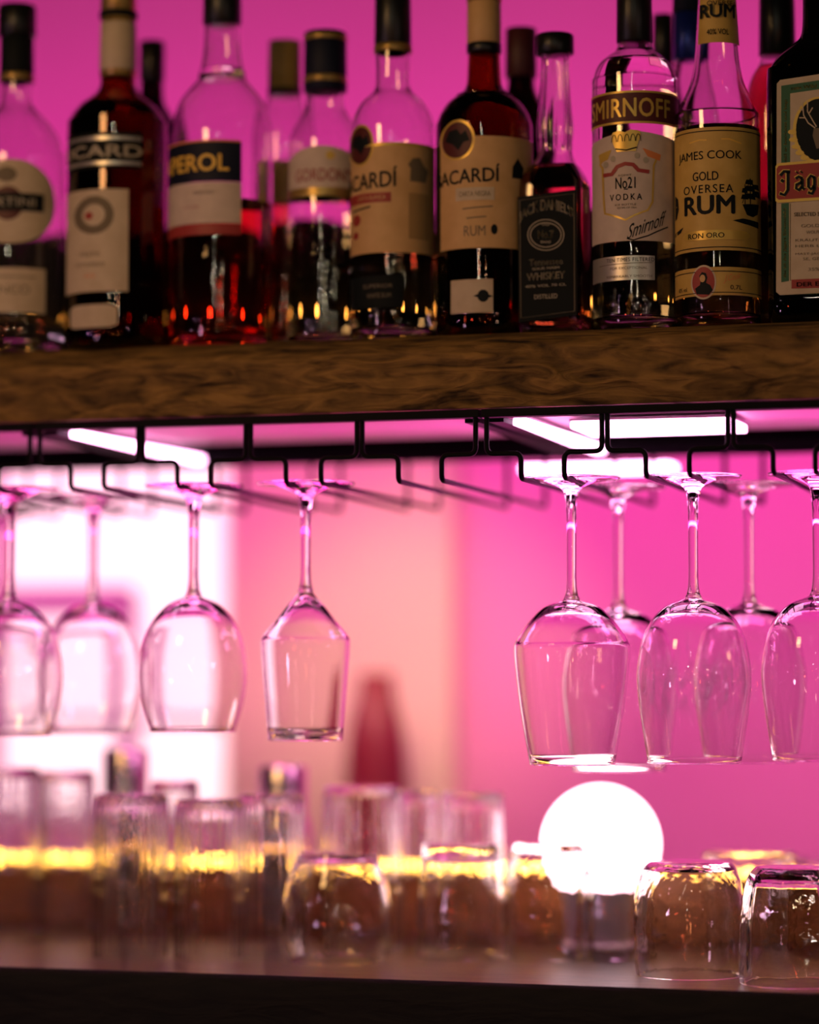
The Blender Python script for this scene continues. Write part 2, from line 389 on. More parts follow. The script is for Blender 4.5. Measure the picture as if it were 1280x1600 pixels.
for i in range(nx2):
    bm.faces.new((rows[i][0], rows[i+1][0], bk[i+1][0], bk[i][0])); bm.faces.new((rows[i][5], bk[i][1], bk[i+1][1], rows[i+1][5])); bm.faces.new((bk[i][0], bk[i+1][0], bk[i+1][1], bk[i][1]))
link('front_edge', bm, 'counter_front', cnt, (0, -Y0, 0), autos=60)
bm = bmesh.new(); box(bm, XL, XR, Y0+.01, Y0+.40, 0, ZC-.0455); link('cabinet', bm, 'counter_front', cnt, (0, -Y0, 0), smooth=False)
ZL = z_at(at(640, 1354, Y0+.385).x, Y0+.385, 1356)
bm = bmesh.new(); box(bm, XL, XR, Y0+.38, Y0+.40, ZC+.0003, ZL-.004, .001); tag(link('back_ledge', bm, 'ledge', smooth=False), 'brown wooden ledge board at the back of the counter behind the glasses', 'ledge')
string_light('string_light', Y0+.390, ZL-.004, at(-60, 1360, Y0+.39).x, at(1340, 1360, Y0+.39).x, 80, 'warm yellow string light along the ledge behind the tumblers', bulb_gold)

# ================================================================== bottles
class Vessel:
    """lathed vessel whose silhouette was read off the photograph at its own distance"""
    def __init__(s, name, label, cat, cx, Y, base_z, ref=350, group=None):
        s.cx, s.Y = cx, Y; p = at(cx, ref, Y); s.X = p.x; s.base = base_z
        s.root = empty(name, (s.X, Y, base_z), label, cat, group)
        s.w = proj((s.X, Y, p.z))[2]; s.s = s.w/F_PX
        d = Vector((CAM.x-s.X, CAM.y-Y)); s.face = math.atan2(d.y, d.x); s.dir = d.normalized()
    def z(s, py): return z_at(s.X, s.Y, py)-s.base
    def zf(s, py, r): return z_at(s.X+s.dir.x*r, s.Y+s.dir.y*r, py)-s.base
    def prof(s, pts, sub=4):
        return smooth_prof([(hw*s.s, (s.z(py) if py is not None else 0.0)) for hw, py in pts], sub)
    def part(s, name, prof, mat, seg=64, shape=None, parent=None, autos=None):
        bm = bmesh.new(); revolve(bm, prof, seg, shape); return link(name, bm, mat, parent or s.root, autos=autos)
def sq(n_at):
    def f(a, r, z):
        n = n_at(z)
        return r/((abs(math.cos(a))**n+abs(math.sin(a))**n)**(1/n)) if n > 2.01 else r
    return f
class Bottle(Vessel):
    def body(s, pts, glass, liq=None, level=None, thick=.0022, shape=None, seg=64):
        """pts from shoulder base up: first entry is the body radius"""
        hw0 = pts[0][0]
        up = s.prof(pts)                                     # bottom -> top
        r0 = hw0*s.s
        foot = [(0, .004), (r0*.55, .003), (r0*.84, 0.0), (r0*.93, .0008), (r0, .006)]
        outer = foot+[(r0, .02)]+[p for p in up if p[1] > .022]
        inner = [(0, .009), (r0*.7, .0085), (r0-thick*1.6, .011), (r0-thick, .018)]+[(max(r-thick, .003), z) for r, z in up if z > .022]
        s.r0 = r0; s.shape = shape
        s.glass = s.part('glass', outer+inner[::-1], glass, seg, shape)
        if liq:
            lz = s.z(level); k = thick*.6
            lp = [(0, .0078), (r0*.7, .0072), (r0-k*1.6, .0095), (r0-k, .018)]+[(max(r-k, .004), z) for r, z in up if .022 < z < lz]
            rl = lp[-1][0]; lp += [(rl, lz), (0, lz)]
            s.part('liquid', lp, liq, seg, shape)
        return s
    def ring(s, name, y0, y1, hw0, hw1, mat, bev=1.2, parent=None, knurl=0):
        """closed turned piece between two pixel rows (y0 lower, y1 upper)"""
        z0, z1, a, b, e = s.z(y0), s.z(y1), hw0*s.s, hw1*s.s, bev*s.s
        shp = (lambda ang, r, z: r*(1+.012*math.cos(ang*knurl)) if r > a*.6 else r) if knurl else None
        return s.part(name, [(0, z0), (a-e, z0), (a, z0+e), (b, z1-e), (b-e, z1), (0, z1)], mat, 96 if knurl else 48, shp, parent)
    # --- surface mapping: pixel (as seen from the photo's side) to the bottle's skin
    def rad(s, hw=None): return (hw*s.s if hw else s.r0)
    def ang(s, px, hw=None):
        u = max(-.995, min(.995, (px-s.cx)/(hw or s.r0/s.s))); return s.face+math.asin(u)
    def skin(s, ang, z, r): return Vector((r*math.cos(ang), r*math.sin(ang), z))
    def patch(s, name, x0, x1, ytop, ybot, mat, parent=None, top=None, bot=None, hw=None, lift=.0004, n=28, rows=1, hw_top=None):
        """curved sheet; top/bot(u) in pixels added to the edges, u in -1..1"""
        r = s.rad(hw)+lift; r2 = s.rad(hw_top)+lift if hw_top else r
        a0, a1 = s.ang(x0, hw), s.ang(x1, hw); bm = bmesh.new(); c = []
        for i in range(n+1):
            u = -1+2*i/n; a = a0+(a1-a0)*i/n
            zt, zb = s.zf(ytop+(top(u) if top else 0), r2), s.zf(ybot+(bot(u) if bot else 0), r)
            c.append([bm.verts.new(s.skin(a, zb+(zt-zb)*k/rows, r+(r2-r)*k/rows)) for k in range(rows+1)])
        for A, B in zip(c, c[1:]):
            for k in range(rows): 
                if (A[k].co-A[k+1].co).length < 1e-7 and (B[k].co-B[k+1].co).length < 1e-7: continue
                bm.faces.new((A[k], B[k], B[k+1], A[k+1]))
        # give the paper a real thickness
        bmesh.ops.recalc_face_normals(bm, faces=bm.faces[:])
        bmesh.ops.solidify(bm, geom=bm.faces[:], thickness=-.00018)
        return link(name, bm, mat, parent or s.root, autos=40)
    def text(s, body, px, py, h, w, mat='ink', parent=None, bold=.0, hw=None, lift=.0009, arch=0, shear=0, rise=0, spacing=1.0, depth_r=None):
        """px,py: centre; h: letter height, w: width along the skin (all pixels)"""
        vs_, fs = glyphs(body, bold, shear, spacing)
        x0, x1 = min(v[0] for v in vs_), max(v[0] for v in vs_); y0, y1 = min(v[1] for v in vs_), max(v[1] for v in vs_)
        r = s.rad(hw)+lift; ac = s.ang(px, hw); zc = s.zf(py, r); bm = bmesh.new(); V = []
        for x, y in vs_:
            u = (x-x0)/(x1-x0)-.5; v = (y-y0)/(y1-y0)-.5
            V.append(bm.verts.new(s.skin(ac+u*w*s.s/r, zc+(v*h+arch*(1-4*u*u)+rise*u)*s.s, r)))
        for f in fs:
            try: bm.faces.new([V[k] for k in f])
            except ValueError: pass
        return link('lettering', bm, mat, parent or s.root, smooth='keep')
    def stroke(s, name, pts, wd, mat, parent=None, hw=None, lift=.0008, closed=False):
        r = s.rad(hw)+lift; bm = bmesh.new(); L = []; q_ = []
        src = list(pts)+([pts[0]] if closed else [])
        for a, c in zip(src, src[1:]):
            k = max(1, int(math.hypot(c[0]-a[0], c[1]-a[1])/6)); q_ += [(a[0]+(c[0]-a[0])*i/k, a[1]+(c[1]-a[1])*i/k) for i in range(k)]
        if not closed: q_.append(src[-1])
        pts = q_; n = len(pts)
        for i, (x, y) in enumerate(pts):
            a = pts[i-1] if i > 0 or closed else pts[i]; b_ = pts[(i+1) % n] if i < n-1 or closed else pts[i]
            dx, dy = b_[0]-a[0], b_[1]-a[1]; q = math.hypot(dx, dy) or 1; nx_, ny_ = -dy/q*wd/2, dx/q*wd/2
            L.append([bm.verts.new(s.skin(s.ang(X_, hw), s.zf(Y_, r), r)) for X_, Y_ in ((x+nx_, y+ny_), (x-nx_, y-ny_))])
        for i in range(n if closed else n-1):
            A, B = L[i], L[(i+1) % n]; bm.faces.new((A[0], A[1], B[1], B[0]))
        return link(name, bm, mat, parent or s.root, smooth='keep')
    def poly(s, name, pts, mat, parent=None, hw=None, lift=.0007):
        r = s.rad(hw)+lift; bm = bmesh.new()
        f = bm.faces.new([bm.verts.new((x, y, 0)) for x, y in pts]); bmesh.ops.triangulate(bm, faces=[f])
        for _ in range(3):
            es = [e for e in bm.edges if e.calc_length() > 6]
            if es: bmesh.ops.subdivide_edges(bm, edges=es, cuts=1); bmesh.ops.triangulate(bm, faces=bm.faces[:])
        for v in bm.verts: v.co = s.skin(s.ang(v.co.x, hw), s.zf(v.co.y, r), r)
        return link(name, bm, mat, parent or s.root, smooth='keep')
_gl = {}
def glyphs(body, bold=0, shear=0, spacing=1.0):
    key = (body, bold, shear, spacing)
    if key in _gl: return _gl[key]
    c = bpy.data.curves.new('lettering', 'FONT'); c.body = body;  c.shear = shear; c.space_character = spacing; c.resolution_u = 3
    o = bpy.data.objects.new('lettering', c); COL.objects.link(o); bpy.context.view_layer.update()
    me = o.to_mesh(); bm = bmesh.new(); bm.from_mesh(me); o.to_mesh_clear()
    bmesh.ops.triangulate(bm, faces=bm.faces[:])
    for _ in range(2):
        es = [e for e in bm.edges if e.calc_length() > .22]
        if es: bmesh.ops.subdivide_edges(bm, edges=es, cuts=1); bmesh.ops.triangulate(bm, faces=bm.faces[:])
    bm.verts.index_update()
    V0 = [(v.co.x, v.co.y) for v in bm.verts]; F0 = [[v.index for v in f.verts] for f in bm.faces]; V, F = [], []
    for dx, dy in (((-1, 0), (1, 0), (0, .8), (0, -.8)) if bold else ((0, 0),)):
        F += [[k+len(V) for k in f] for f in F0]; V += [(x+dx*bold, y+dy*bold) for x, y in V0]
    res = (V, F)
    bm.free(); bpy.data.objects.remove(o); bpy.data.curves.remove(c)
    _gl[key] = res; return res
class Square(Bottle):
    """flat-faced bottle: the skin is the front plane (facing the bar)"""
    def skin2(s, px, py, lift):
        yf = s.Y-s.r0-lift; p = at(px, py, yf); return Vector((p.x-s.X, yf-s.Y, p.z-s.base))
    def fpoly(s, name, pts, mat, parent=None, lift=.0004, thick=.0002):
        bm = bmesh.new(); V = [bm.verts.new(s.skin2(x, y, lift)) for x, y in pts]; f = bm.faces.new(V)
        if thick:
            r = bmesh.ops.extrude_face_region(bm, geom=[f]); 
            for v in [e for e in r['geom'] if isinstance(e, bmesh.types.BMVert)]: v.co.y += thick
        return link(name, bm, mat, parent or s.root, smooth=False)
    def ftext(s, body, px, py, h, w, mat='greytext', parent=None, bold=0, arch=0, lift=.0008, rot=0, shear=0, rise=0, spacing=1.0, scale_mid=0):
        vs_, fs = glyphs(body, bold, shear, spacing)
        x0, x1 = min(v[0] for v in vs_), max(v[0] for v in vs_); y0, y1 = min(v[1] for v in vs_), max(v[1] for v in vs_)
        bm = bmesh.new(); V = []; cr, sr = math.cos(rot), math.sin(rot)
        for x, y in vs_:
            u = (x-x0)/(x1-x0)-.5; v = (y-y0)/(y1-y0)-.5
            hh = h*(1+scale_mid*(1-4*u*u)); dx = u*w; dy = v*hh+arch*(1-4*u*u)+rise*u
            V.append(bm.verts.new(s.skin2(px+dx*cr-dy*sr, py-(dx*sr+dy*cr), lift)))
        for f in fs:
            try: bm.faces.new([V[k] for k in f])
            except ValueError: pass
        return link('lettering', bm, mat, parent or s.root, smooth='keep')
    def fstroke(s, name, pts, wd, mat, parent=None, lift=.0007, closed=False):
        bm = bmesh.new(); n = len(pts); L = []
        for i, (x, y) in enumerate(pts):
            a = pts[i-1] if i > 0 or closed else pts[i]; b_ = pts[(i+1) % n] if i < n-1 or closed else pts[i]
            dx, dy = b_[0]-a[0], b_[1]-a[1]; q = math.hypot(dx, dy) or 1; nx_, ny_ = -dy/q*wd/2, dx/q*wd/2
            L.append([bm.verts.new(s.skin2(X_, Y_, lift)) for X_, Y_ in ((x+nx_, y+ny_), (x-nx_, y-ny_))])
        for i in range(n if closed else n-1):
            A, B = L[i], L[(i+1) % n]; bm.faces.new((A[0], A[1], B[1], B[0]))
        return link(name, bm, mat, parent or s.root, smooth='keep')
def ell(cx, cy_, a, b, n=28, t0=0, t1=2*math.pi): return [(cx+a*math.cos(t0+(t1-t0)*k/n), cy_+b*math.sin(t0+(t1-t0)*k/n)) for k in range(n if t1-t0 > 6.2 else n+1)]
circ_top = lambda R_: (lambda u: R_*(1-math.sqrt(max(0, 1-u*u))))
YB = Y0+.062
# ---- 1 clear vermouth bottle, far left
b = Bottle('liquor_bottle', 'clear vermouth bottle with black cap and round cream label, at the left edge', 'bottle', 24, YB, ZT)
b.body([(79,500),(79,400),(79,270),(74,232),(56,198),(34,176),(25,160),(24,120),(24,75)], 'bottle', 'water', 505)
b.ring('cap', 58, 10, 30, 29, 'black', knurl=40); b.ring('neck_wrap', 130, 59, 27, 26, 'blackgloss'); b.ring('neck_band', 128, 118, 27.6, 27.6, 'goldfoil', .4)
l = b.patch('round_label', -45, 84, 314, 314, 'cream', top=lambda u: -66*math.sqrt(max(0,1-u*u)), bot=lambda u: 66*math.sqrt(max(0,1-u*u)), n=40)
b.poly('red_disc', ell(12, 317, 24, 27), 'darkred', l); b.patch('dark_band', -40, 66, 301, 329, 'ink', l, lift=.0010)
b.text('MARTINI', 6, 315, 13, 100, 'greytext', l, .012, lift=.0015); b.poly('crest', ell(10, 272, 16, 12), 'fadedink', l)
l = b.patch('lower_label', -55, 70, 418, 488, 'cream'); b.stroke('rule', [(-40,432),(55,432)], 2, 'fadedink', l); b.text('BIANCO', 8, 452, 13, 80, 'fadedink', l)
# ---- 2 dark aperitif
b = Bottle('liquor_bottle', 'dark pastis bottle with tall cream label and foil-wrapped neck', 'bottle', 183, YB, ZT)
b.body([(78,500),(78,400),(78,215),(75,190),(60,168),(38,150),(29,138),(27,120),(26,60),(27,20)], 'brown', 'brownliq', 165)
b.ring('neck_foil', 122, 28, 28.5, 27, 'goldfoil', .6); b.ring('neck_paper', 112, 38, 29, 28, 'cream', .4); b.ring('neck_ring', 30, 20, 30, 30, 'blackgloss'); b.ring('cap', 20, -30, 28, 27, 'goldfoil', knurl=36)
l = b.patch('name_band', 107, 220, 206, 262, 'blackgloss'); b.patch('rule', 107, 219, 212, 218, 'silver', l, lift=.0009); b.patch('rule', 107, 219, 251, 257, 'silver', l, lift=.0009)
b.text('RICARD', 146, 235, 19, 158, 'greytext', l, .02)
l = b.patch('tall_label', 106, 200, 295, 455, 'cream'); b.poly('wreath', ell(148, 335, 30, 30), 'fadedink', l, lift=.0008); b.poly('wreath_centre', ell(148, 335, 17, 17), 'cream', l, lift=.0011); b.poly('seal', ell(141, 336, 6, 6), 'red', l, lift=.0014)
b.text('PASTIS', 142, 396, 7, 34, 'fadedink', l); b.text('DE MARSEILLE', 142, 412, 6, 50, 'fadedink', l); b.text('45%', 142, 430, 6, 20, 'orangeink', l)
l = b.patch('small_label', 113, 184, 475, 511, 'cream', top=lambda u: 6*abs(u)**6, bot=lambda u: -5*abs(u)**6)
# ---- 3 orange aperitif
b = Bottle('liquor_bottle', 'wide clear bottle of orange aperitif with navy name band', 'bottle', 346, YB+.01, ZT)
b.body([(82,500),(82,400),(82,240),(80,205),(68,165),(48,138),(38,126),(34,112),(29,80),(28,36)], 'bottle', 'orange', 322)
b.ring('neck_bead', 122, 110, 37, 36, 'bottle', 3); b.ring('cap', 40, -30, 30, 29, 'black', knurl=40)
l = b.patch('name_band', 262.5, 376, 219, 283, 'navy'); b.patch('rule', 263, 375, 218, 221, 'orangeink', l, lift=.0009)
b.text('APEROL', 294, 253, 27, 138, 'yellow', l, .025)
l = b.patch('lower_label', 262.5, 376, 283.5, 348, 'white'); b.text('APERITIVO', 318, 300, 6, 34, 'fadedink', l); b.text('11% VOL', 300, 322, 4, 30, 'red', l)
b.patch('red_stripe', 262.5, 376, 348.5, 366, 'red', b.root)
# ---- 5 clear gin style bottle
b = Bottle('liquor_bottle', 'clear bottle with tall navy cap banded in gold and arched pale label', 'bottle', 508, YB+.035, ZT)
b.body([(58,500),(58,400),(58,240),(54,212),(42,190),(32,172),(30,148),(28,130)], 'bottle', 'water', 312)
b.ring('cap', 145, 52, 34, 33, 'navy'); b.ring('cap_band', 132, 122, 34.6, 34.6, 'goldfoil', .4); b.ring('cap_band', 66, 57, 34.4, 34.2, 'goldfoil', .4)
l = b.patch('arched_label', 452, 560, 247, 292, 'white', top=lambda u: -20*(1-u*u)); b.text("GORDON'S", 505, 272, 20, 98, 'red', l, .01); b.poly('emblem', ell(516, 242, 7, 7), 'goldink', l)
b.patch('gold_band', 451, 561, 292, 305, 'goldfoil', b.root)
# ---- 6 white rum
b = Bottle('liquor_bottle', 'clear rum bottle with black cap and cream label, left of its dark twin', 'bottle', 614, YB+.01, ZT)
b.body([(66.5,500),(66.5,400),(66.5,225),(63,190),(50,163),(34,148),(28,138),(27,110),(28,84)], 'bottle', 'water', 402)
b.ring('cap', 84, -40, 29, 28, 'black'); b.ring('cap_band', 84, 72, 30, 30, 'goldfoil', .5)
def rum(b, c, wd, lo=0):
    x0, x1 = c-wd+2, c+wd-2
    l = b.patch('label', x0, x1, 222+lo, 394+lo, 'tan')
    b.patch('label_rim', x0+20, x1, 223+lo, 227+lo, 'goldink', l, lift=.0008)
    return l
l = rum(b, 614, 66.5)
b.poly('badge', ell(565, 223, 20, 33), 'goldink', l, lift=.0006); b.poly('badge_disc', ell(565, 223, 17, 29), 'darkred', l, lift=.0009)
b.poly('bat', [(551,222),(556,208),(561,214),(565,206),(569,214),(575,208),(579,224),(572,226),(566,238),(560,228)], 'ink', l, lift=.0012)
b.text('BACARDÍ', 567, 278, 32, 120, 'ink', l, .02, rise=6)
b.patch('red_band', 549, 611, 300, 315, 'red', l, lift=.0010); b.text('CARTA BLANCA', 580, 307, 7, 52, 'tan', l, lift=.0015)
b.stroke('rule', [(549,326),(580,321)], 3, 'ink', l); b.poly('medal', ell(559, 340, 6, 9), 'red', l); b.poly('medal', ell(558, 364, 4, 6), 'red', l)
b.poly('tree', [(640,282),(641,262),(637,256),(644,246),(650,254),(655,244),(661,256),(668,262),(664,282)], 'fadedink', l); b.patch('fine_print', 638, 668, 300, 372, principled('print_tone', (.40,.26,.10), .6), l, lift=.0008)
l = b.patch('lower_label', 549, 630, 430, 480, 'blackgloss'); b.text('SUPERIOR', 590, 446, 6, 50, 'fadedink', l); b.text('WHITE RUM', 592, 461, 7, 40, 'fadedink', l)
# ---- 7 dark rum
b = Bottle('liquor_bottle', 'dark rum bottle with tan label and round badge, right of its clear twin', 'bottle', 757, YB+.012, ZT)
b.body([(76,500),(76,400),(76,225),(73,190),(58,163),(36,146),(28,134),(26,110),(25,84)], 'brown', 'brownliq', 150)
b.ring('neck_paper', 70, 5, 27, 26.5, 'tan', .5); b.ring('cap', 5, -50, 28, 27, 'goldfoil'); b.ring('neck_band', 84, 70, 27.5, 27.5, 'black', .5)
l = b.patch('label', 690, 831, 212, 387, 'tan')
b.poly('badge', ell(716, 216, 27, 32), 'goldink', l, lift=.0006); b.poly('badge_disc', ell(716, 216, 23, 28), 'darkred', l, lift=.0009)
b.poly('bat', [(698,216),(704,201),(710,208),(716,199),(722,208),(729,202),(735,218),(726,220),(718,232),(709,222)], 'ink', l, lift=.0012)
b.text('BACARDÍ', 724, 271, 28, 118, 'ink', l, .02, rise=4); b.patch('pale_band', 714, 772, 292, 312, 'cream', l, lift=.0009)
b.text('CARTA NEGRA', 742, 302, 8, 50, 'fadedink', l, lift=.0013); b.stroke('rule', [(724,325),(770,322)], 2, 'fadedink', l); b.stroke('rule', [(730,340),(760,338)], 2, 'fadedink', l)
b.text('RUM', 742, 360, 16, 34, 'fadedink', l); b.poly('medal', ell(772, 358, 5, 8), 'ink', l); b.poly('tree', [(799,276),(800,258),(808,244),(817,258),(815,276)], 'ink', l)
l = b.patch('lower_label', 706, 770, 436, 488, 'cream'); b.poly('emblem', ell(755, 462, 9, 10, 10), 'ink', l); b.poly('emblem_wing', [(740,462),(755,456),(770,463),(755,467)], 'ink', l, lift=.0010)
# ---- 9 square black-label whiskey
b = Square('liquor_bottle', 'square whiskey bottle with black label and fluted clear neck', 'bottle', 868, YB+.012, ZT)
pts = [(50,500),(50,400),(50,305),(48,286),(40,268),(30,250),(27,232),(29,200),(26,160),(23,120),(22,86)]
zsh = b.z(268); shp = sq(lambda z: 6 if z < zsh-.01 else max(2.0, 6-4*(z-zsh+.01)/.022))
flute = lambda a, r, z: shp(a, r, z)*(1+(.035*math.cos(a*12) if z > b.z(235) and z < b.z(95) else 0))
b.body(pts, 'bottle', 'amber', 262, shape=flute, seg=96)
b.ring('cap', 86, 55, 30, 29.5, 'black', 2, knurl=40)
X0, X1, T, Bt = 809, 901, 296, 500
l = b.fpoly('label', [(X0,T+12),(X1,T),(X1+1,Bt-8),(X0+2,Bt+4)], 'blackgloss')
b.fstroke('border', [(X0+3,T+17),(X1-4,T+6),(X1-3,Bt-14),(X0+5,Bt-3)], 1.2, 'fadedink', l, closed=True)
b.ftext("JACK DANIEL'S", 853, 338, 17, 84, 'brightink', l, .02, arch=16, rise=7, scale_mid=.35)
for a_, b_2 in ((34,24),(29,19)): b.fstroke('oval', ell(853, 367, a_*.83, b_2), 1.3, 'greytext', l, closed=True)
b.ftext('No.7', 853, 366, 12, 24, 'brightink', l, .01); b.ftext('OLD', 853, 350, 5, 12, 'greytext', l); b.ftext('BRAND', 853, 378, 4, 16, 'greytext', l)
b.ftext('Tennessee', 853, 409, 10, 52, 'brightink', l, .01, rise=3); b.ftext('SOUR MASH', 853, 419, 4, 42, 'greytext', l, rise=3)
b.ftext('WHISKEY', 853, 431, 11, 60, 'brightink', l, .02, rise=4); b.ftext('40% VOL 70 CL', 853, 446, 4, 64, 'greytext', l, rise=4); b.ftext('DISTILLED', 853, 463, 7, 36, 'greytext', l, rise=2)
# ---- 10 vodka
b = Bottle('liquor_bottle', 'clear vodka bottle with dark red name band and gold crown crest', 'bottle', 993, YB+.004, ZT)
b.body([(67,500),(67,400),(67,150),(66,128),(58,104),(44,90),(30,80),(27,70),(25,60)], 'bottle', 'water', 98)
b.ring('cap', 68, -50, 28, 27, 'black', knurl=40)
l = b.patch('name_band', 926.5, 1059.5, 144, 189, 'darkred'); b.patch('gold_rim', 926.5, 1059.5, 141, 144.4, 'goldink', l, lift=.0007); b.patch('gold_rim', 926.5, 1059.5, 189, 192.5, 'goldink', l, lift=.0007)
b.text('SMIRNOFF', 980, 167, 30, 152, 'goldink', l, .02, spacing=1.05)
l = b.patch('main_label', 927, 1059, 218, 376, 'white', top=lambda u: -14*(1-abs(u))**.8 if abs(u) < 1 else 0)
b.stroke('crest_outline', [(944,246),(940,252),(944,258),(945,300),(947,330),(962,336),(978,343),(992,336),(1012,328),(1019,315),(1021,258),(1026,246)], 3.0, 'goldink', l)
b.poly('crest_fold', [(938,236),(958,231),(952,246),(940,250)], 'goldink', l, lift=.0009); b.poly('crest_fold', [(1032,240),(1004,231),(1012,244),(1030,250)], 'orangeink', l, lift=.0009)
b.stroke('ribbon', [(945,270),(958,270),(966,259),(978,255),(990,257),(998,266),(1014,268)], 6, 'red', l, lift=.0010)
b.poly('crown', [(958,210),(960,205),(966,206),(970,203),(978,206),(986,202),(992,206),(1000,204),(1002,210),(998,222),(994,236),(966,236),(960,222)], 'goldink', l, lift=.0011); b.stroke('crown_band', [(964,231),(980,234),(996,230)], 2, 'ink', l, lift=.0015)
for q in (962, 971, 981, 990, 998): b.stroke('crown_arch', ell(q, 220, 3.5, 11, 8, math.pi, 2*math.pi), 1, 'ink', l, lift=.0015)
for x_, y_ in ((949,254),(960,246),(996,243),(1009,250)): b.poly('medal', ell(x_, y_, 4, 5, 10), 'greytext', l, lift=.0010)
b.text('ADMIT', 977, 273, 3, 22, 'fadedink', l); b.text('No21', 978, 285, 18, 32, 'ink', l, .01); b.stroke('rule', [(976,295),(982,295)], 1.6, 'ink', l)
b.text('VODKA', 978, 307, 10, 52, 'ink', l, .015, spacing=1.5); b.text('ICE BOTTLE', 978, 319, 3, 34, 'fadedink', l); b.text('RECIPE OF 1864', 980, 324, 3, 30, 'fadedink', l)
b.text('Smirnoff', 1012, 350, 22, 66, 'ink', l, 0, shear=.5, rise=26); b.stroke('signature_swash', [(980,372),(990,375),(1012,368),(1042,352)], 2, 'ink', l)
l = b.patch('silver_label', 928, 1022, 399, 437, 'silver'); b.text('TEN TIMES FILTERED', 984, 405, 6, 78, 'ink', l, .0, spacing=1.1)
b.stroke('rule', [(938,412),(1018,410)], 1, 'fadedink', l); b.text('FOR EXCEPTIONAL', 982, 418, 4, 60, 'fadedink', l); b.text('REMARKABLY SMOOTH', 982, 431, 4, 74, 'fadedink', l)
# ---- 12 gold rum
b = Bottle('liquor_bottle', 'golden rum bottle with ochre label and long tapering labelled neck', 'bottle', 1122, YB+.002, ZT)
b.body([(66,500),(66,400),(66,200),(64,182),(54,158),(42,130),(36,100),(33,70),(30,20),(28,-20)], 'bottle', 'gold', 205)
b.ring('cap', -22, -60, 28, 28, 'goldfoil')
l = b.patch('neck_label', 1094, 1158, -15, 66, 'ochre', hw=34, hw_top=29, n=24, lift=.0006, rows=4)
b.text('OVERSEA', 1132, 4, 8, 52, 'ink', l, .005, hw=33.5); b.text('RUM', 1124, 16, 22, 62, 'ink', l, .03, hw=33.5, lift=.0014); b.text('40% VOL', 1124, 49, 9, 36, 'ink', l, .01, hw=35)
l = b.patch('main_label', 1056.5, 1187.5, 198, 391, 'ochre')
for yy in (203, 385): b.patch('rule', 1057, 1187, yy, yy+1.4, 'ink', l, lift=.0008)
b.text('JAMES COOK', 1106, 243, 17, 112, 'ink', l, .004); b.text('GOLD', 1103, 274, 14, 42, 'ink', l, .008); b.text('OVERSEA', 1105, 294, 13, 84, 'ink', l, .005, spacing=1.2)
b.text('RUM', 1107, 319, 30, 86, 'ink', l, .03)
b.patch('plaque', 1070, 1170, 359, 374, 'goldink', l, lift=.0009, top=lambda u: 6*abs(u)**8, bot=lambda u: -6*abs(u)**8); b.text('RON ORO', 1103, 367, 8, 60, 'ink', l, .01, lift=.0014)
b.poly('ship_hull', [(1159,318),(1184,314),(1182,330),(1175,336),(1166,334)], 'ink', l)
for x_, y0_, h_, w_ in ((1163,296,7,5), (1163,306,7,6), (1170,282,7,7), (1171,292,8,9), (1171,304,8,10), (1179,288,7,6), (1180,299,9,7)):
    b.poly('sail', [(x_-w_,y0_+h_/2),(x_-w_*.7,y0_-h_/2),(x_+w_*.7,y0_-h_/2-1),(x_+w_*.8,y0_+h_/2)], 'ink', l)
b.stroke('mast', [(1171,276),(1171,318)], 1.5, 'ink', l); b.stroke('mast', [(1163,286),(1163,318)], 1.3, 'ink', l); b.stroke('rigging', [(1171,276),(1159,316)], 1, 'ink', l)
b.poly('wave', [(1144,344),(1160,340),(1183,342),(1183,352),(1160,348)], 'ink', l)
b.poly('ship', [(1057.5,296),(1062,304),(1063,320),(1060,334),(1057.5,336)], 'ink', l); b.poly('wave', [(1057.5,356),(1070,350),(1066,358),(1057.5,362)], 'ink', l)
b.stroke('embossing', [(1080,220),(1095,217),(1106,218)], 2.2, 'yellow', l); b.stroke('embossing', [(1128,217),(1140,217),(1158,223)], 2.2, 'yellow', l)
l = b.patch('lower_band', 1056.5, 1187.5, 417, 461, 'ochre')
for yy in (423, 456): b.patch('rule', 1057, 1187, yy, yy+1.2, 'ink', l, lift=.0008)
b.poly('medallion_rim', ell(1100, 440, 19, 27), 'cream', l, lift=.0009); b.poly('medallion', ell(1100, 440, 16.5, 24), 'red', l, lift=.0012)
b.poly('portrait', [(1090,458),(1088,449),(1095,444),(1096,438),(1094,430),(1098,424),(1104,426),(1106,433),(1104,441),(1110,445),(1114,453),(1108,460)], 'ink', l, lift=.0015); b.poly('portrait_face', ell(1099, 434, 4, 6, 12), 'tan', l, lift=.0018)
b.text('J.Cook', 1143, 434, 13, 28, 'orangeink', l, 0, shear=.4, rise=6); b.text('0,7L', 1149, 449, 8, 20, 'ink', l, .008); b.text('40% vol', 1068, 449, 7, 22, 'ink', l)
# ---- 14 green herbal liqueur, square
b = Square('liquor_bottle', 'dark green square herbal liqueur bottle at the right edge, stag in a circle', 'bottle', 1284, YB+.01, ZT)
shp2 = sq(lambda z: 5 if z < b.z(130) else max(2.0, 5-3*(z-b.z(130))/.035))
b.body([(78,500),(78,400),(78,140),(76,118),(66,96),(48,76),(32,60),(27,40),(26,-10)], 'green', 'brownliq', 90, shape=shp2, seg=96)
b.ring('cap', -10, -50, 28, 28, 'black')
l = b.fpoly('label', [(1214,131),(1219,125),(1340,107),(1345,112),(1345,449),(1340,455),(1219,461),(1213,456)], 'cream')
b.fpoly('green_frame', [(1221,134),(1337,117),(1337,252),(1221,258)], 'greenink', l, lift=.0006); b.fpoly('cream_field', [(1235,146),(1325,133),(1325,252),(1235,258)], 'cream', l, lift=.0008)
b.fpoly('green_frame', [(1221,318),(1233,317),(1233,439),(1221,441)], 'greenink', l, lift=.0006)
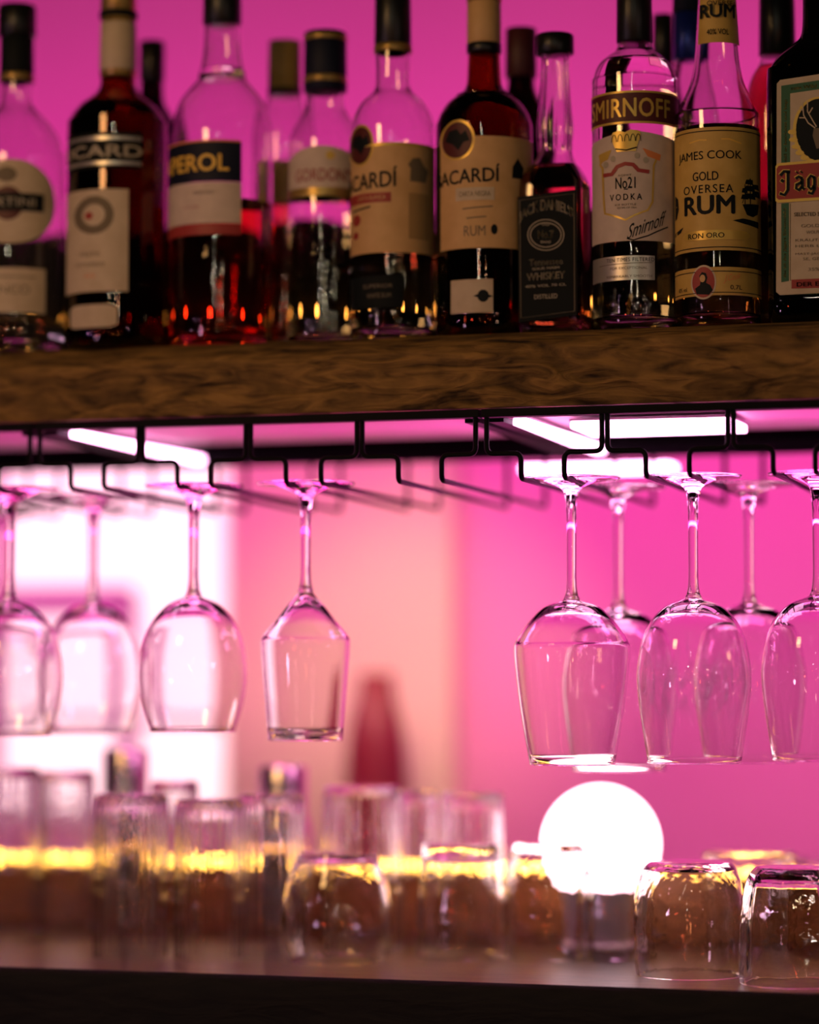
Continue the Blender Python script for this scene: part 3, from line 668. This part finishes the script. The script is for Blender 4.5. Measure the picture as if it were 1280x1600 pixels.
b.fstroke('rule', [(1235,318),(1235,438),(1330,434)], 1, 'fadedink', l)
b.fpoly('stag_disc', ell(1280, 204, 41, 53, 36), 'goldink', l, lift=.0010); b.fpoly('stag_disc_inner', ell(1281, 203, 37, 49, 36), 'ink', l, lift=.0012)
for pts in ([(1254,160),(1256,180),(1263,192),(1274,200)], [(1262,158),(1262,174),(1270,188),(1276,198)], [(1254,172),(1248,170)], [(1258,184),(1249,184)], [(1264,178),(1270,168)], [(1306,158),(1304,178),(1296,192),(1284,200)], [(1298,158),(1298,174),(1290,188),(1282,198)]):
    b.fstroke('antler', pts, 1.8, 'cream', l, lift=.0014)
b.fpoly('stag_head', [(1272,200),(1288,200),(1290,212),(1284,232),(1276,232),(1270,212)], 'fadedink', l, lift=.0014)
for k in range(13):
    t = math.pi*(.98-.074*k); x_, y_ = 1281+43*math.cos(t), 203+52*math.sin(t)
    b.fpoly('laurel_leaf', ell(x_, y_, 7, 4, 8), 'goldink', l, lift=.0013)
b.fpoly('name_band_rim', [(1212,260),(1216,255),(1345,244),(1345,308),(1216,317),(1212,314)], 'goldink', l, lift=.0014)
b.fpoly('name_band', [(1213.5,264),(1217,259),(1345,248),(1345,304),(1217,312),(1213.5,309)], 'red', l, lift=.0016)
BL = {'J': (1.25, [[(.95,1.0),(.45,1.05),(.15,.85)],[(.78,1.0),(.78,.05),(.5,-.22),(.1,-.1)],[(.2,.62),(.45,.5)]]),
      'ä': (1.0, [[(.15,.62),(.4,.72),(.7,.6)],[(.7,.62),(.7,.12),(.9,0)],[(.68,.4),(.22,.3),(.2,.1),(.4,0),(.66,.14)],[(.25,.92),(.32,.98)],[(.6,.92),(.67,.98)]]),
      'g': (.95, [[(.7,.66),(.7,0),(.5,-.25),(.15,-.15)],[(.7,.6),(.4,.72),(.2,.55),(.2,.15),(.4,0),(.68,.12)]]),
      'e': (.85, [[(.65,.12),(.42,0),(.2,.15),(.2,.55),(.45,.72),(.68,.5),(.24,.32)]]),
      'r': (.75, [[(.1,.6),(.25,.68),(.25,.08),(.4,0)],[(.28,.55),(.5,.72),(.66,.6)]]),
      'm': (1.35, [[(.1,.6),(.22,.68),(.22,.06),(.32,0)],[(.24,.55),(.48,.72),(.62,.62),(.62,.06),(.72,0)],[(.64,.55),(.88,.72),(1.04,.62),(1.04,.06),(1.18,0)]]),
      'i': (.5, [[(.1,.6),(.25,.68),(.25,.08),(.4,0)],[(.22,.9),(.3,.98)]]),
      's': (.75, [[(.62,.62),(.4,.72),(.22,.56),(.6,.28),(.56,.1),(.36,0),(.14,.1)]]),
      't': (.6, [[(.3,.95),(.3,.1),(.45,0)],[(.1,.66),(.52,.68)]])}
def blackletter(b, word, x0, y0, em, rise, wd, mat, parent, lift):
    x = x0; parts = []
    for ch in word:
        adv, st = BL[ch]
        for pl in st:
            parts.append(b.fstroke('lettering', [(x+px*em*.66, y0-py*em-rise*(x+px*em-x0)) for px, py in pl], wd, mat, parent, lift))
        x += adv*em*.66
    me0 = parts[0].data; bm = bmesh.new()
    for o in parts:
        bm.from_mesh(o.data)
    for v in bm.verts: pass
    bm.to_mesh(me0); bm.free()
    for o in parts[1:]: bpy.data.objects.remove(o)
blackletter(b, 'Jägermeister', 1216, 299, 29, .07, 6.6, 'goldink', l, .0018)
blackletter(b, 'Jägermeister', 1216.6, 299.4, 29, .07, 4.9, 'ink', l, .0020)
b.ftext('SELECTED 56 BOTANICALS', 1287, 334, 6, 92, 'fadedink', l, .01, rise=2)
for y_, w_, t_ in ((352,66,'GOLD MEDAL'),(362,50,'WOLFENBUTTEL'),(374,84,'KRÄUTER LIKÖR'),(384,84,'HERB LIQUEUR'),(396,84,'MAST-JÄGERMEISTER'),(404,60,'SE, GERMANY'),(420,44,'35% VOL')):
    b.ftext(t_, 1285, y_, 5, w_, 'fadedink', l, rise=2)
b.fpoly('red_strip', [(1237,437),(1345,432),(1345,448),(1237,451)], 'red', l, lift=.0008); b.ftext('DER ECHTE', 1280, 443, 7, 70, 'ink', l, .02, lift=.0012, rise=3)
b.ftext('das ist des Jägers Ehrenschild', 1227, 380, 6, 108, 'goldink', l, .01, rot=math.pi/2); b.ftext('daß er beschützt und hegt', 1228, 204, 6, 98, 'goldink', l, .01, rot=math.pi/2); b.ftext('sein Wild', 1256, 136, 6, 40, 'goldink', l, .01, rise=4)

# ---- back row
def back(cx, Y, label, pts, glass, liq, lvl, caps):
    b = Bottle('liquor_bottle', label, 'bottle', cx, Y, ZT); b.body(pts, glass, liq, lvl)
    for c in caps: b.ring(*c)
    return b
YK = YB+.105
back(236, YK, 'black-capped dark bottle half hidden behind the pastis bottle', [(52,500),(52,400),(52,250),(48,215),(34,185),(22,165),(19,150),(18,120)], 'smoke', 'brownliq', 240, [('cap', 128, 66, 20, 20, 'black')])
b = back(444, YK-.01, 'clear bottle with gold stopper behind the orange aperitif and the navy-capped bottle', [(46,500),(46,400),(46,250),(44,200),(34,175),(28,155),(25,146),(24,140)], 'bottle', 'amber', 318, [('stopper', 145, 66, 26, 25, 'cork'), ('neck_ring', 150, 141, 27, 27, 'black')])
l = b.patch('label', 408, 480, 250, 315, 'tan')
back(815, YK, 'round-shouldered dark bottle behind the dark rum and whiskey bottles', [(54,500),(54,400),(54,235),(52,205),(42,178),(28,155),(22,138),(21,120),(21,100)], 'smoke', 'brownliq', 200, [('cap', 122, 46, 25, 24, principled('maroon_cap', (.06,.008,.012), .5))])
back(1038, YK+.045, 'slim bottle with dark stopper peeking out behind the vodka bottle', [(40,500),(40,400),(40,250),(36,190),(24,150),(17,120),(16,90)], 'smoke', 'brownliq', 260, [('cap', 95, 24, 17, 16, 'black')])
back(1078, YK-.02, 'bottle with shiny blue neck foil between the vodka and the golden rum', [(50,500),(50,400),(50,230),(48,190),(40,150),(30,120),(24,100),(23,90)], 'bottle', 'water', 330, [('neck_foil', 95, 22, 25, 24, 'bluecap'), ('cap', 22, -20, 25, 24, 'navy')])
back(1217, YK-.02, 'bottle with tall dark cap standing behind the green herbal liqueur', [(50,500),(50,400),(50,200),(48,150),(40,120),(31,105),(28,95),(27,80)], 'bottle', 'brownliq', 105, [('cap', 88, -30, 29, 27, 'black')])

# ================================================================== hanging wine glasses
patchy = glassmat('patchy_glass'); nt = patchy.node_tree; L_ = nt.links  # glass with whitish translucent noise patches over a band of the bowl
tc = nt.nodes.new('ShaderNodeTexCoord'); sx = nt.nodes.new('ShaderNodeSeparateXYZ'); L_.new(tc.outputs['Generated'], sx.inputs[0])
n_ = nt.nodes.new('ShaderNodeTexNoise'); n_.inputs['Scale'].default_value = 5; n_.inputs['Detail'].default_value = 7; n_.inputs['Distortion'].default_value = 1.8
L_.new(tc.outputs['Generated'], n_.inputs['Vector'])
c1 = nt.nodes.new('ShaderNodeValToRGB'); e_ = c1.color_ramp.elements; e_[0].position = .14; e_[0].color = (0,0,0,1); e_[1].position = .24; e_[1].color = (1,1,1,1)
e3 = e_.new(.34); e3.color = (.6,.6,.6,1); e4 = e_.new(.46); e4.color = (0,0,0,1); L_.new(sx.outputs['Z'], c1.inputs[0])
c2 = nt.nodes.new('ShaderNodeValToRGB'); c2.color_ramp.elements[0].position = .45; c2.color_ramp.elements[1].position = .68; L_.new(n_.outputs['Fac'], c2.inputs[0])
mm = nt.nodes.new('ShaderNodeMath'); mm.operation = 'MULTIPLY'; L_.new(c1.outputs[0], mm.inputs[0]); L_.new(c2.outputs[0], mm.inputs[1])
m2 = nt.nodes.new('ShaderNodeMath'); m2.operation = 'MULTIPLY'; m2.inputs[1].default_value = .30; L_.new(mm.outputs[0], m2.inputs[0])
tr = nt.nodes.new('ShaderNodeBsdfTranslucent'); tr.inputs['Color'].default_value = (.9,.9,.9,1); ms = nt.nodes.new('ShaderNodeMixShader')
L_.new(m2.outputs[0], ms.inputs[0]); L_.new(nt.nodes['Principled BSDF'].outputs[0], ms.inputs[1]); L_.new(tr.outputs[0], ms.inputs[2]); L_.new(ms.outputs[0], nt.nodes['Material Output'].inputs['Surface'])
GZ = ZR+.0021                                     # the feet lie on the rails
def wine_glass(cx, Y, kind, label, k=1.0, tilt=0, group=None, mat='clear'):
    v = Vessel('wine_glass', label, 'wine glass', cx, Y, GZ, ref=800, group=group)
    s = v.s*k
    bowl = {'tulip': [(16,190),(44,200),(70,226),(87,252),(90.5,264),(88,300),(80,365),(66.5,441)],
            'round': [(16,190),(45,202),(67,224),(81,254),(88.5,294),(89.5,318),(87,348),(80,398),(73,441)],
            'balloon': [(14,172),(40,184),(64,210),(79,245),(84,290),(81,325),(74,355),(66,378)],
            'small': [(12,170),(28,188),(48,214),(66,236),(69,250),(66,300),(58,395)]}[kind]
    stem0 = bowl[0][1]
    h = 3.0
    lo = [(0,-3),(71,-3),(74.5,-2),(75,-.5),(73,1),(40,5),(16,14),(10.5,28),(8,50),(7.4,90),(7.4,stem0-35),(9.5,stem0-12),(12.5,stem0-4)]
    outer = smooth_prof([(r*s, -z*s) for r, z in lo+bowl], 4)
    inner = smooth_prof([(max(r-h, 0)*s, -z*s) for r, z in [(h, stem0+7)]+[(b_[0]-(2 if i == 1 else 0), b_[1]+(5 if i < 2 else 2 if i < 4 else 0)) for i, b_ in enumerate(bowl) if i > 0]], 4)
    re_, ze_ = outer[-1]; rim = [(re_+.5*s, ze_-1.2*s), (re_+.2*s, ze_-3*s), (re_-1.5*s, ze_-3.8*s), (re_-3.2*s, ze_-3*s), (re_-3.6*s, ze_-1.2*s)]
    prof = outer+rim+inner[::-1]
    bm = bmesh.new(); revolve(bm, prof, 96); g = link('glass', bm, mat, v.root, autos=60)
    # one mesh, so the wine glass itself is the object
    g.parent = None; g.location = v.root.location+Vector((0, 0, .0003)); g.name = 'wine_glass'; tag(g, label, 'wine glass', group)
    bpy.data.objects.remove(v.root); g.name = 'wine_glass'
    g.rotation_euler = (0, tilt, 0)
    return g
gr = 'wine glasses hanging upside down in the racks'
YG = Y0+.062
wine_glass(893, YG-.01, 'tulip', 'angular tulip wine glass hanging front row, leftmost on the right rack', group=gr)
wine_glass(966, YG+.10, 'round', 'wine glass hanging right behind the angular tulip glass', .99, group=gr)
wine_glass(1083, YG, 'round', 'rounded wine glass hanging front row above the small tumblers, second in the right rack', group=gr, mat=patchy)
wine_glass(1170, YG+.10, 'round', 'wine glass hanging in the back row between the two rounded front glasses', .97, group=gr)
wine_glass(1277, YG, 'round', 'rounded wine glass cut by the right edge of the picture', group=gr)
wine_glass(478, Y0+.045, 'small', 'small angular wine glass hanging alone beside the salmon wall strip', tilt=0, group=gr)
wine_glass(303, Y0+.045, 'balloon', 'balloon wine glass hanging next to the small angular one', group=gr)
wine_glass(146, Y0+.145, 'balloon', 'balloon wine glass hanging in front of the lit window, third from the left edge', .96, group=gr)
wine_glass(16, Y0+.04, 'balloon', 'balloon wine glass hanging at the left edge, nearer of two', group=gr)
wine_glass(12, Y0+.245, 'balloon', 'balloon wine glass at the left edge, hanging behind its neighbour', .90, group=gr)

# ================================================================== tumblers on the counter (all upside down)
def tumbler(name, cx, ybase, pts, label, mat='tumbler', Y=None, base_t=9, wall=2.6, ribs=0, rib_amp=.02, rib_to=None, facets=0, group=None, seg=96, cat='tumbler'):
    """pts: (halfwidth px, height px above the counter), foot on the counter first"""
    if Y is None:
        # depth from the row its rim sits on
        p = CAM; d = RM @ Vector(((cx-640)/F_PX, (800-ybase)/F_PX, -1)); t = (ZC-CAM.z)/d.z; Y = CAM.y+d.y*t+pts[0][0]*2.25/F_PX
    P_ = at(cx, 1400, Y); w = proj((P_.x, Y, 1.3))[2]; s = w/F_PX
    hw = [(a*s, h*s) for a, h in pts]; H = hw[-1][1]
    outer = smooth_prof(hw, 4)+[(hw[-1][0]*.8, H+.4*s), (0, H-.5*s)]
    inner = [(max(r-wall*s, .001), z) for r, z in smooth_prof(hw, 4) if z < H-base_t*s]
    rl = inner[-1][0]; inner += [(rl*.93, H-base_t*s+.5*s), (rl*.7, H-base_t*s+1.5*s), (0, H-base_t*s+1.5*s)]
    rim = [(hw[0][0]-wall*s*.5, -.4*s+.4*s)]
    prof = outer[::-1]+rim+inner
    def shp(a, r, z):
        if ribs:
            k = min(1, max(0, (H-z)/(6*s)))*(1 if rib_to is None or z > rib_to*s else max(0, 1-(rib_to*s-z)/(6*s)))
            return r*(1+rib_amp*k*math.cos(a*ribs)) if r > hw[0][0]*.5 else r
        if facets:
            q = math.pi/facets; f = math.cos(q)/math.cos((a % (2*q))-q); k = min(1, max(0, (z-14*s)/(20*s)))*.85
            return r*(1-k+k*(f/math.cos(q)*.5+f*.5)) if r > hw[0][0]*.35 else r
        return r
    bm = bmesh.new(); revolve(bm, prof, seg*2 if ribs else seg, shp)
    g = link(name, bm, mat, None, autos=40); g.location = (P_.x, Y, ZC+.0004)
    return tag(g, label, cat, group)
def high(cx, dY, hw, ytop, label, **k):
    Y = Y0+dY; X_ = at(cx, 1350, Y).x; w = proj((X_, Y, 1.3))[2]; h = (z_at(X_, Y, ytop)-ZC)*F_PX/w
    return tumbler('highball_glass', cx, 0, [(hw*.97,0),(hw,3),(hw*1.01,h*.35),(hw*.99,h*.8),(hw*.96,h-10),(hw*.93,h-4),(hw*.86,h)], label, Y=Y, ribs=28, rib_amp=.016, base_t=16, group='ribbed highball glasses upside down on the counter', cat='glass', **k)
high(205, .115, 58, 1240, 'ribbed highball glass in the front row before the capped steel shaker')
high(326, .125, 54, 1248, 'ribbed highball glass in the front row, right neighbour of the one before the shaker')
high(424, .16, 53, 1240, 'ribbed highball glass in the front row, left of the squat dark-rimmed tumbler')
high(566, .225, 62, 1228, 'ribbed highball glass standing behind the squat dark-rimmed tumbler')
high(14, .20, 48, 1200, 'ribbed highball glass cut by the left edge of the picture')
high(104, .255, 44, 1205, 'ribbed highball glass second from the left edge')
high(272, .215, 38, 1220, 'ribbed highball glass in the rear row, between the two front ones beside the shaker')
high(652, .275, 32, 1236, 'ribbed highball glass in the rear row, just left of the clear straight tumbler')
high(738, .275, 50, 1238, 'bright ribbed highball glass in the rear row rising above the straight tumbler')
gt = 'clear tumblers upside down on the counter'
tumbler('tumbler', 527, 1508, [(74,0),(78,3),(86,30),(88,62),(82,105),(70,140),(60,166)], 'squat bell-shaped tumbler with dark flat top, front and centre', base_t=8, wall=4.0, group=gt)
tumbler('tumbler', 721, 1500, [(70,0),(71,3),(69,60),(66,120),(63,150),(62,168),(60,174)], 'straight clear tumbler with thick base right of the bell-shaped one', base_t=20, wall=5.2, group=gt)
tumbler('tumbler', 858, 1502, [(68,0),(70,3),(71,70),(69,120),(64,152),(57,168),(50,176)], 'clear round-shouldered tumbler in front of the glowing lamp', base_t=14, wall=5.2, group=gt)
tumbler('tumbler', 958, 1500, [(56,0),(58,3),(58,60),(55,110),(47,132),(38,138)], 'small clear tumbler half hidden by the lamp glare, left of the big rounded one', base_t=12, wall=5.2, group=gt)
tumbler('tumbler', 1077, 1532, [(80,0),(84,4),(87,50),(87,100),(82,140),(74,162),(66,172),(60,175)], 'large rounded tumbler with double rim right of the lamp', base_t=12, wall=3.6, group=gt)
tumbler('tumbler', 1172, 1490, [(62,0),(64,3),(67,60),(70,110),(72,140),(72,147),(68,152)], 'clear tumbler in the rear row, thick edge showing above two front tumblers', base_t=12, wall=5.2, group=gt)
tumbler('tumbler', 1238, 1546, [(80,0),(83,3),(83,40),(81,90),(74,140),(66,166),(56,178),(50,180)], 'heavy faceted tumbler in the front right corner', base_t=22, wall=6.5, facets=8, group=gt)
tumbler('tumbler', 1292, 1470, [(44,0),(45,3),(46,60),(47,110),(46,122),(44,126)], 'faceted tumbler behind the heavy one, cut by the right edge', base_t=12, wall=4, facets=10, group=gt)

# steel shakers behind the highballs
def shaker(cx, Y, ytop, label, wcap=35, wbody=44):
    v = Vessel('cocktail_shaker', label, 'cocktail shaker', cx, Y, ZC+.0004, ref=1300)
    s = v.s; H = v.z(ytop)
    v.part('body', [(0,0),(wbody*.8*s,0),(wbody*.84*s,.003)]+smooth_prof([(wbody*.86*s,.01),(wbody*s,H*.45),(wbody*s,H*.55),(wbody*.98*s,H*.62),(wcap*1.05*s,H*.70)], 4)+[(wcap*.9*s,H*.7),(0,H*.7)], 'steel')
    v.part('cap', [(0,H*.702),(wcap*s,H*.702),(wcap*s,H-.003),(wcap*.9*s,H),(0,H)], 'steel')
shaker(196, Y0+.32, 1170, 'polished steel shaker whose cap rises behind the front ribbed highball')
shaker(442, Y0+.325, 1196, 'polished steel shaker behind the highballs under the small wine glass', 38, 46)

# globe shaped after the blurred disc of a distant lamp, with an added base
GY = Y0+.31; gp = at(939, 1319, GY); gR = 92*proj(gp)[2]/F_PX
lamp = empty('lamp_disc_globe', (gp.x, GY, ZC), 'round glowing white globe lamp standing on the counter behind the tumblers', 'lamp')
bm = bmesh.new(); bmesh.ops.create_uvsphere(bm, u_segments=48, v_segments=32, radius=gR)
zcut = z_at(gp.x, GY, 1388)-gp.z
bmesh.ops.bisect_plane(bm, geom=bm.verts[:]+bm.edges[:]+bm.faces[:], plane_co=(0,0,zcut), plane_no=(0,0,-1), clear_outer=True)
link('globe', bm, principled('glowing_globe', (1,.8,.9), .5, emit=(1.0,.66,.70), estr=6), lamp, (0, 0, gp.z-ZC))
bm = bmesh.new(); zt_ = gp.z-ZC+zcut; rc = math.sqrt(gR**2-zcut**2); revolve(bm, [(0,.0005),(.034,.0005),(.035,.003),(.028,.006),(.030,.012),(rc*.9,zt_-.012),(rc+.001,zt_-.0003),(0,zt_-.0003)], 48); link('lamp_base', bm, 'under', lamp)

# sideboard and dark red vase in front of the salmon strip
sx0, sx1 = at(-200, 1300, YW-.2).x, at(900, 1300, YW-.2).x; SBZ = z_at(at(590, 1400, YW-.25).x, YW-.25, 1420)
sb = empty('sideboard', ((sx0+sx1)/2, YW-.2, 0), 'dark low sideboard against the wall behind the counter', 'sideboard')
bm = bmesh.new(); box(bm, -(sx1-sx0)/2, (sx1-sx0)/2, -.15, .14, SBZ-.03, SBZ, .003); link('top', bm, 'counter_front', sb, smooth=False)
bm = bmesh.new(); box(bm, -(sx1-sx0)/2+.02, (sx1-sx0)/2-.02, -.13, .14, 0, SBZ-.0305); link('cabinet_body', bm, 'counter_front', sb, smooth=False)
v = Vessel('vase', 'blurred dark red vase in front of the salmon wall strip', 'vase', 588, YW-.22, SBZ, ref=1200)
bm = bmesh.new(); H = v.z(1052); s = v.s
revolve(bm, smooth_prof([(0,0),(34*s,0),(38*s,.01),(50*s,H*.4),(46*s,H*.7),(30*s,H*.9),(26*s,H),(26*s,H)], 4)+[(22*s,H),(26*s,H*.88),(40*s,H*.68),(42*s,H*.4),(0,.012)], 48)
g = link('body', bm, 'wine'); g.location = v.root.location; lab = v.root['label']; bpy.data.objects.remove(v.root); g.name = 'vase'; tag(g, lab, 'vase')
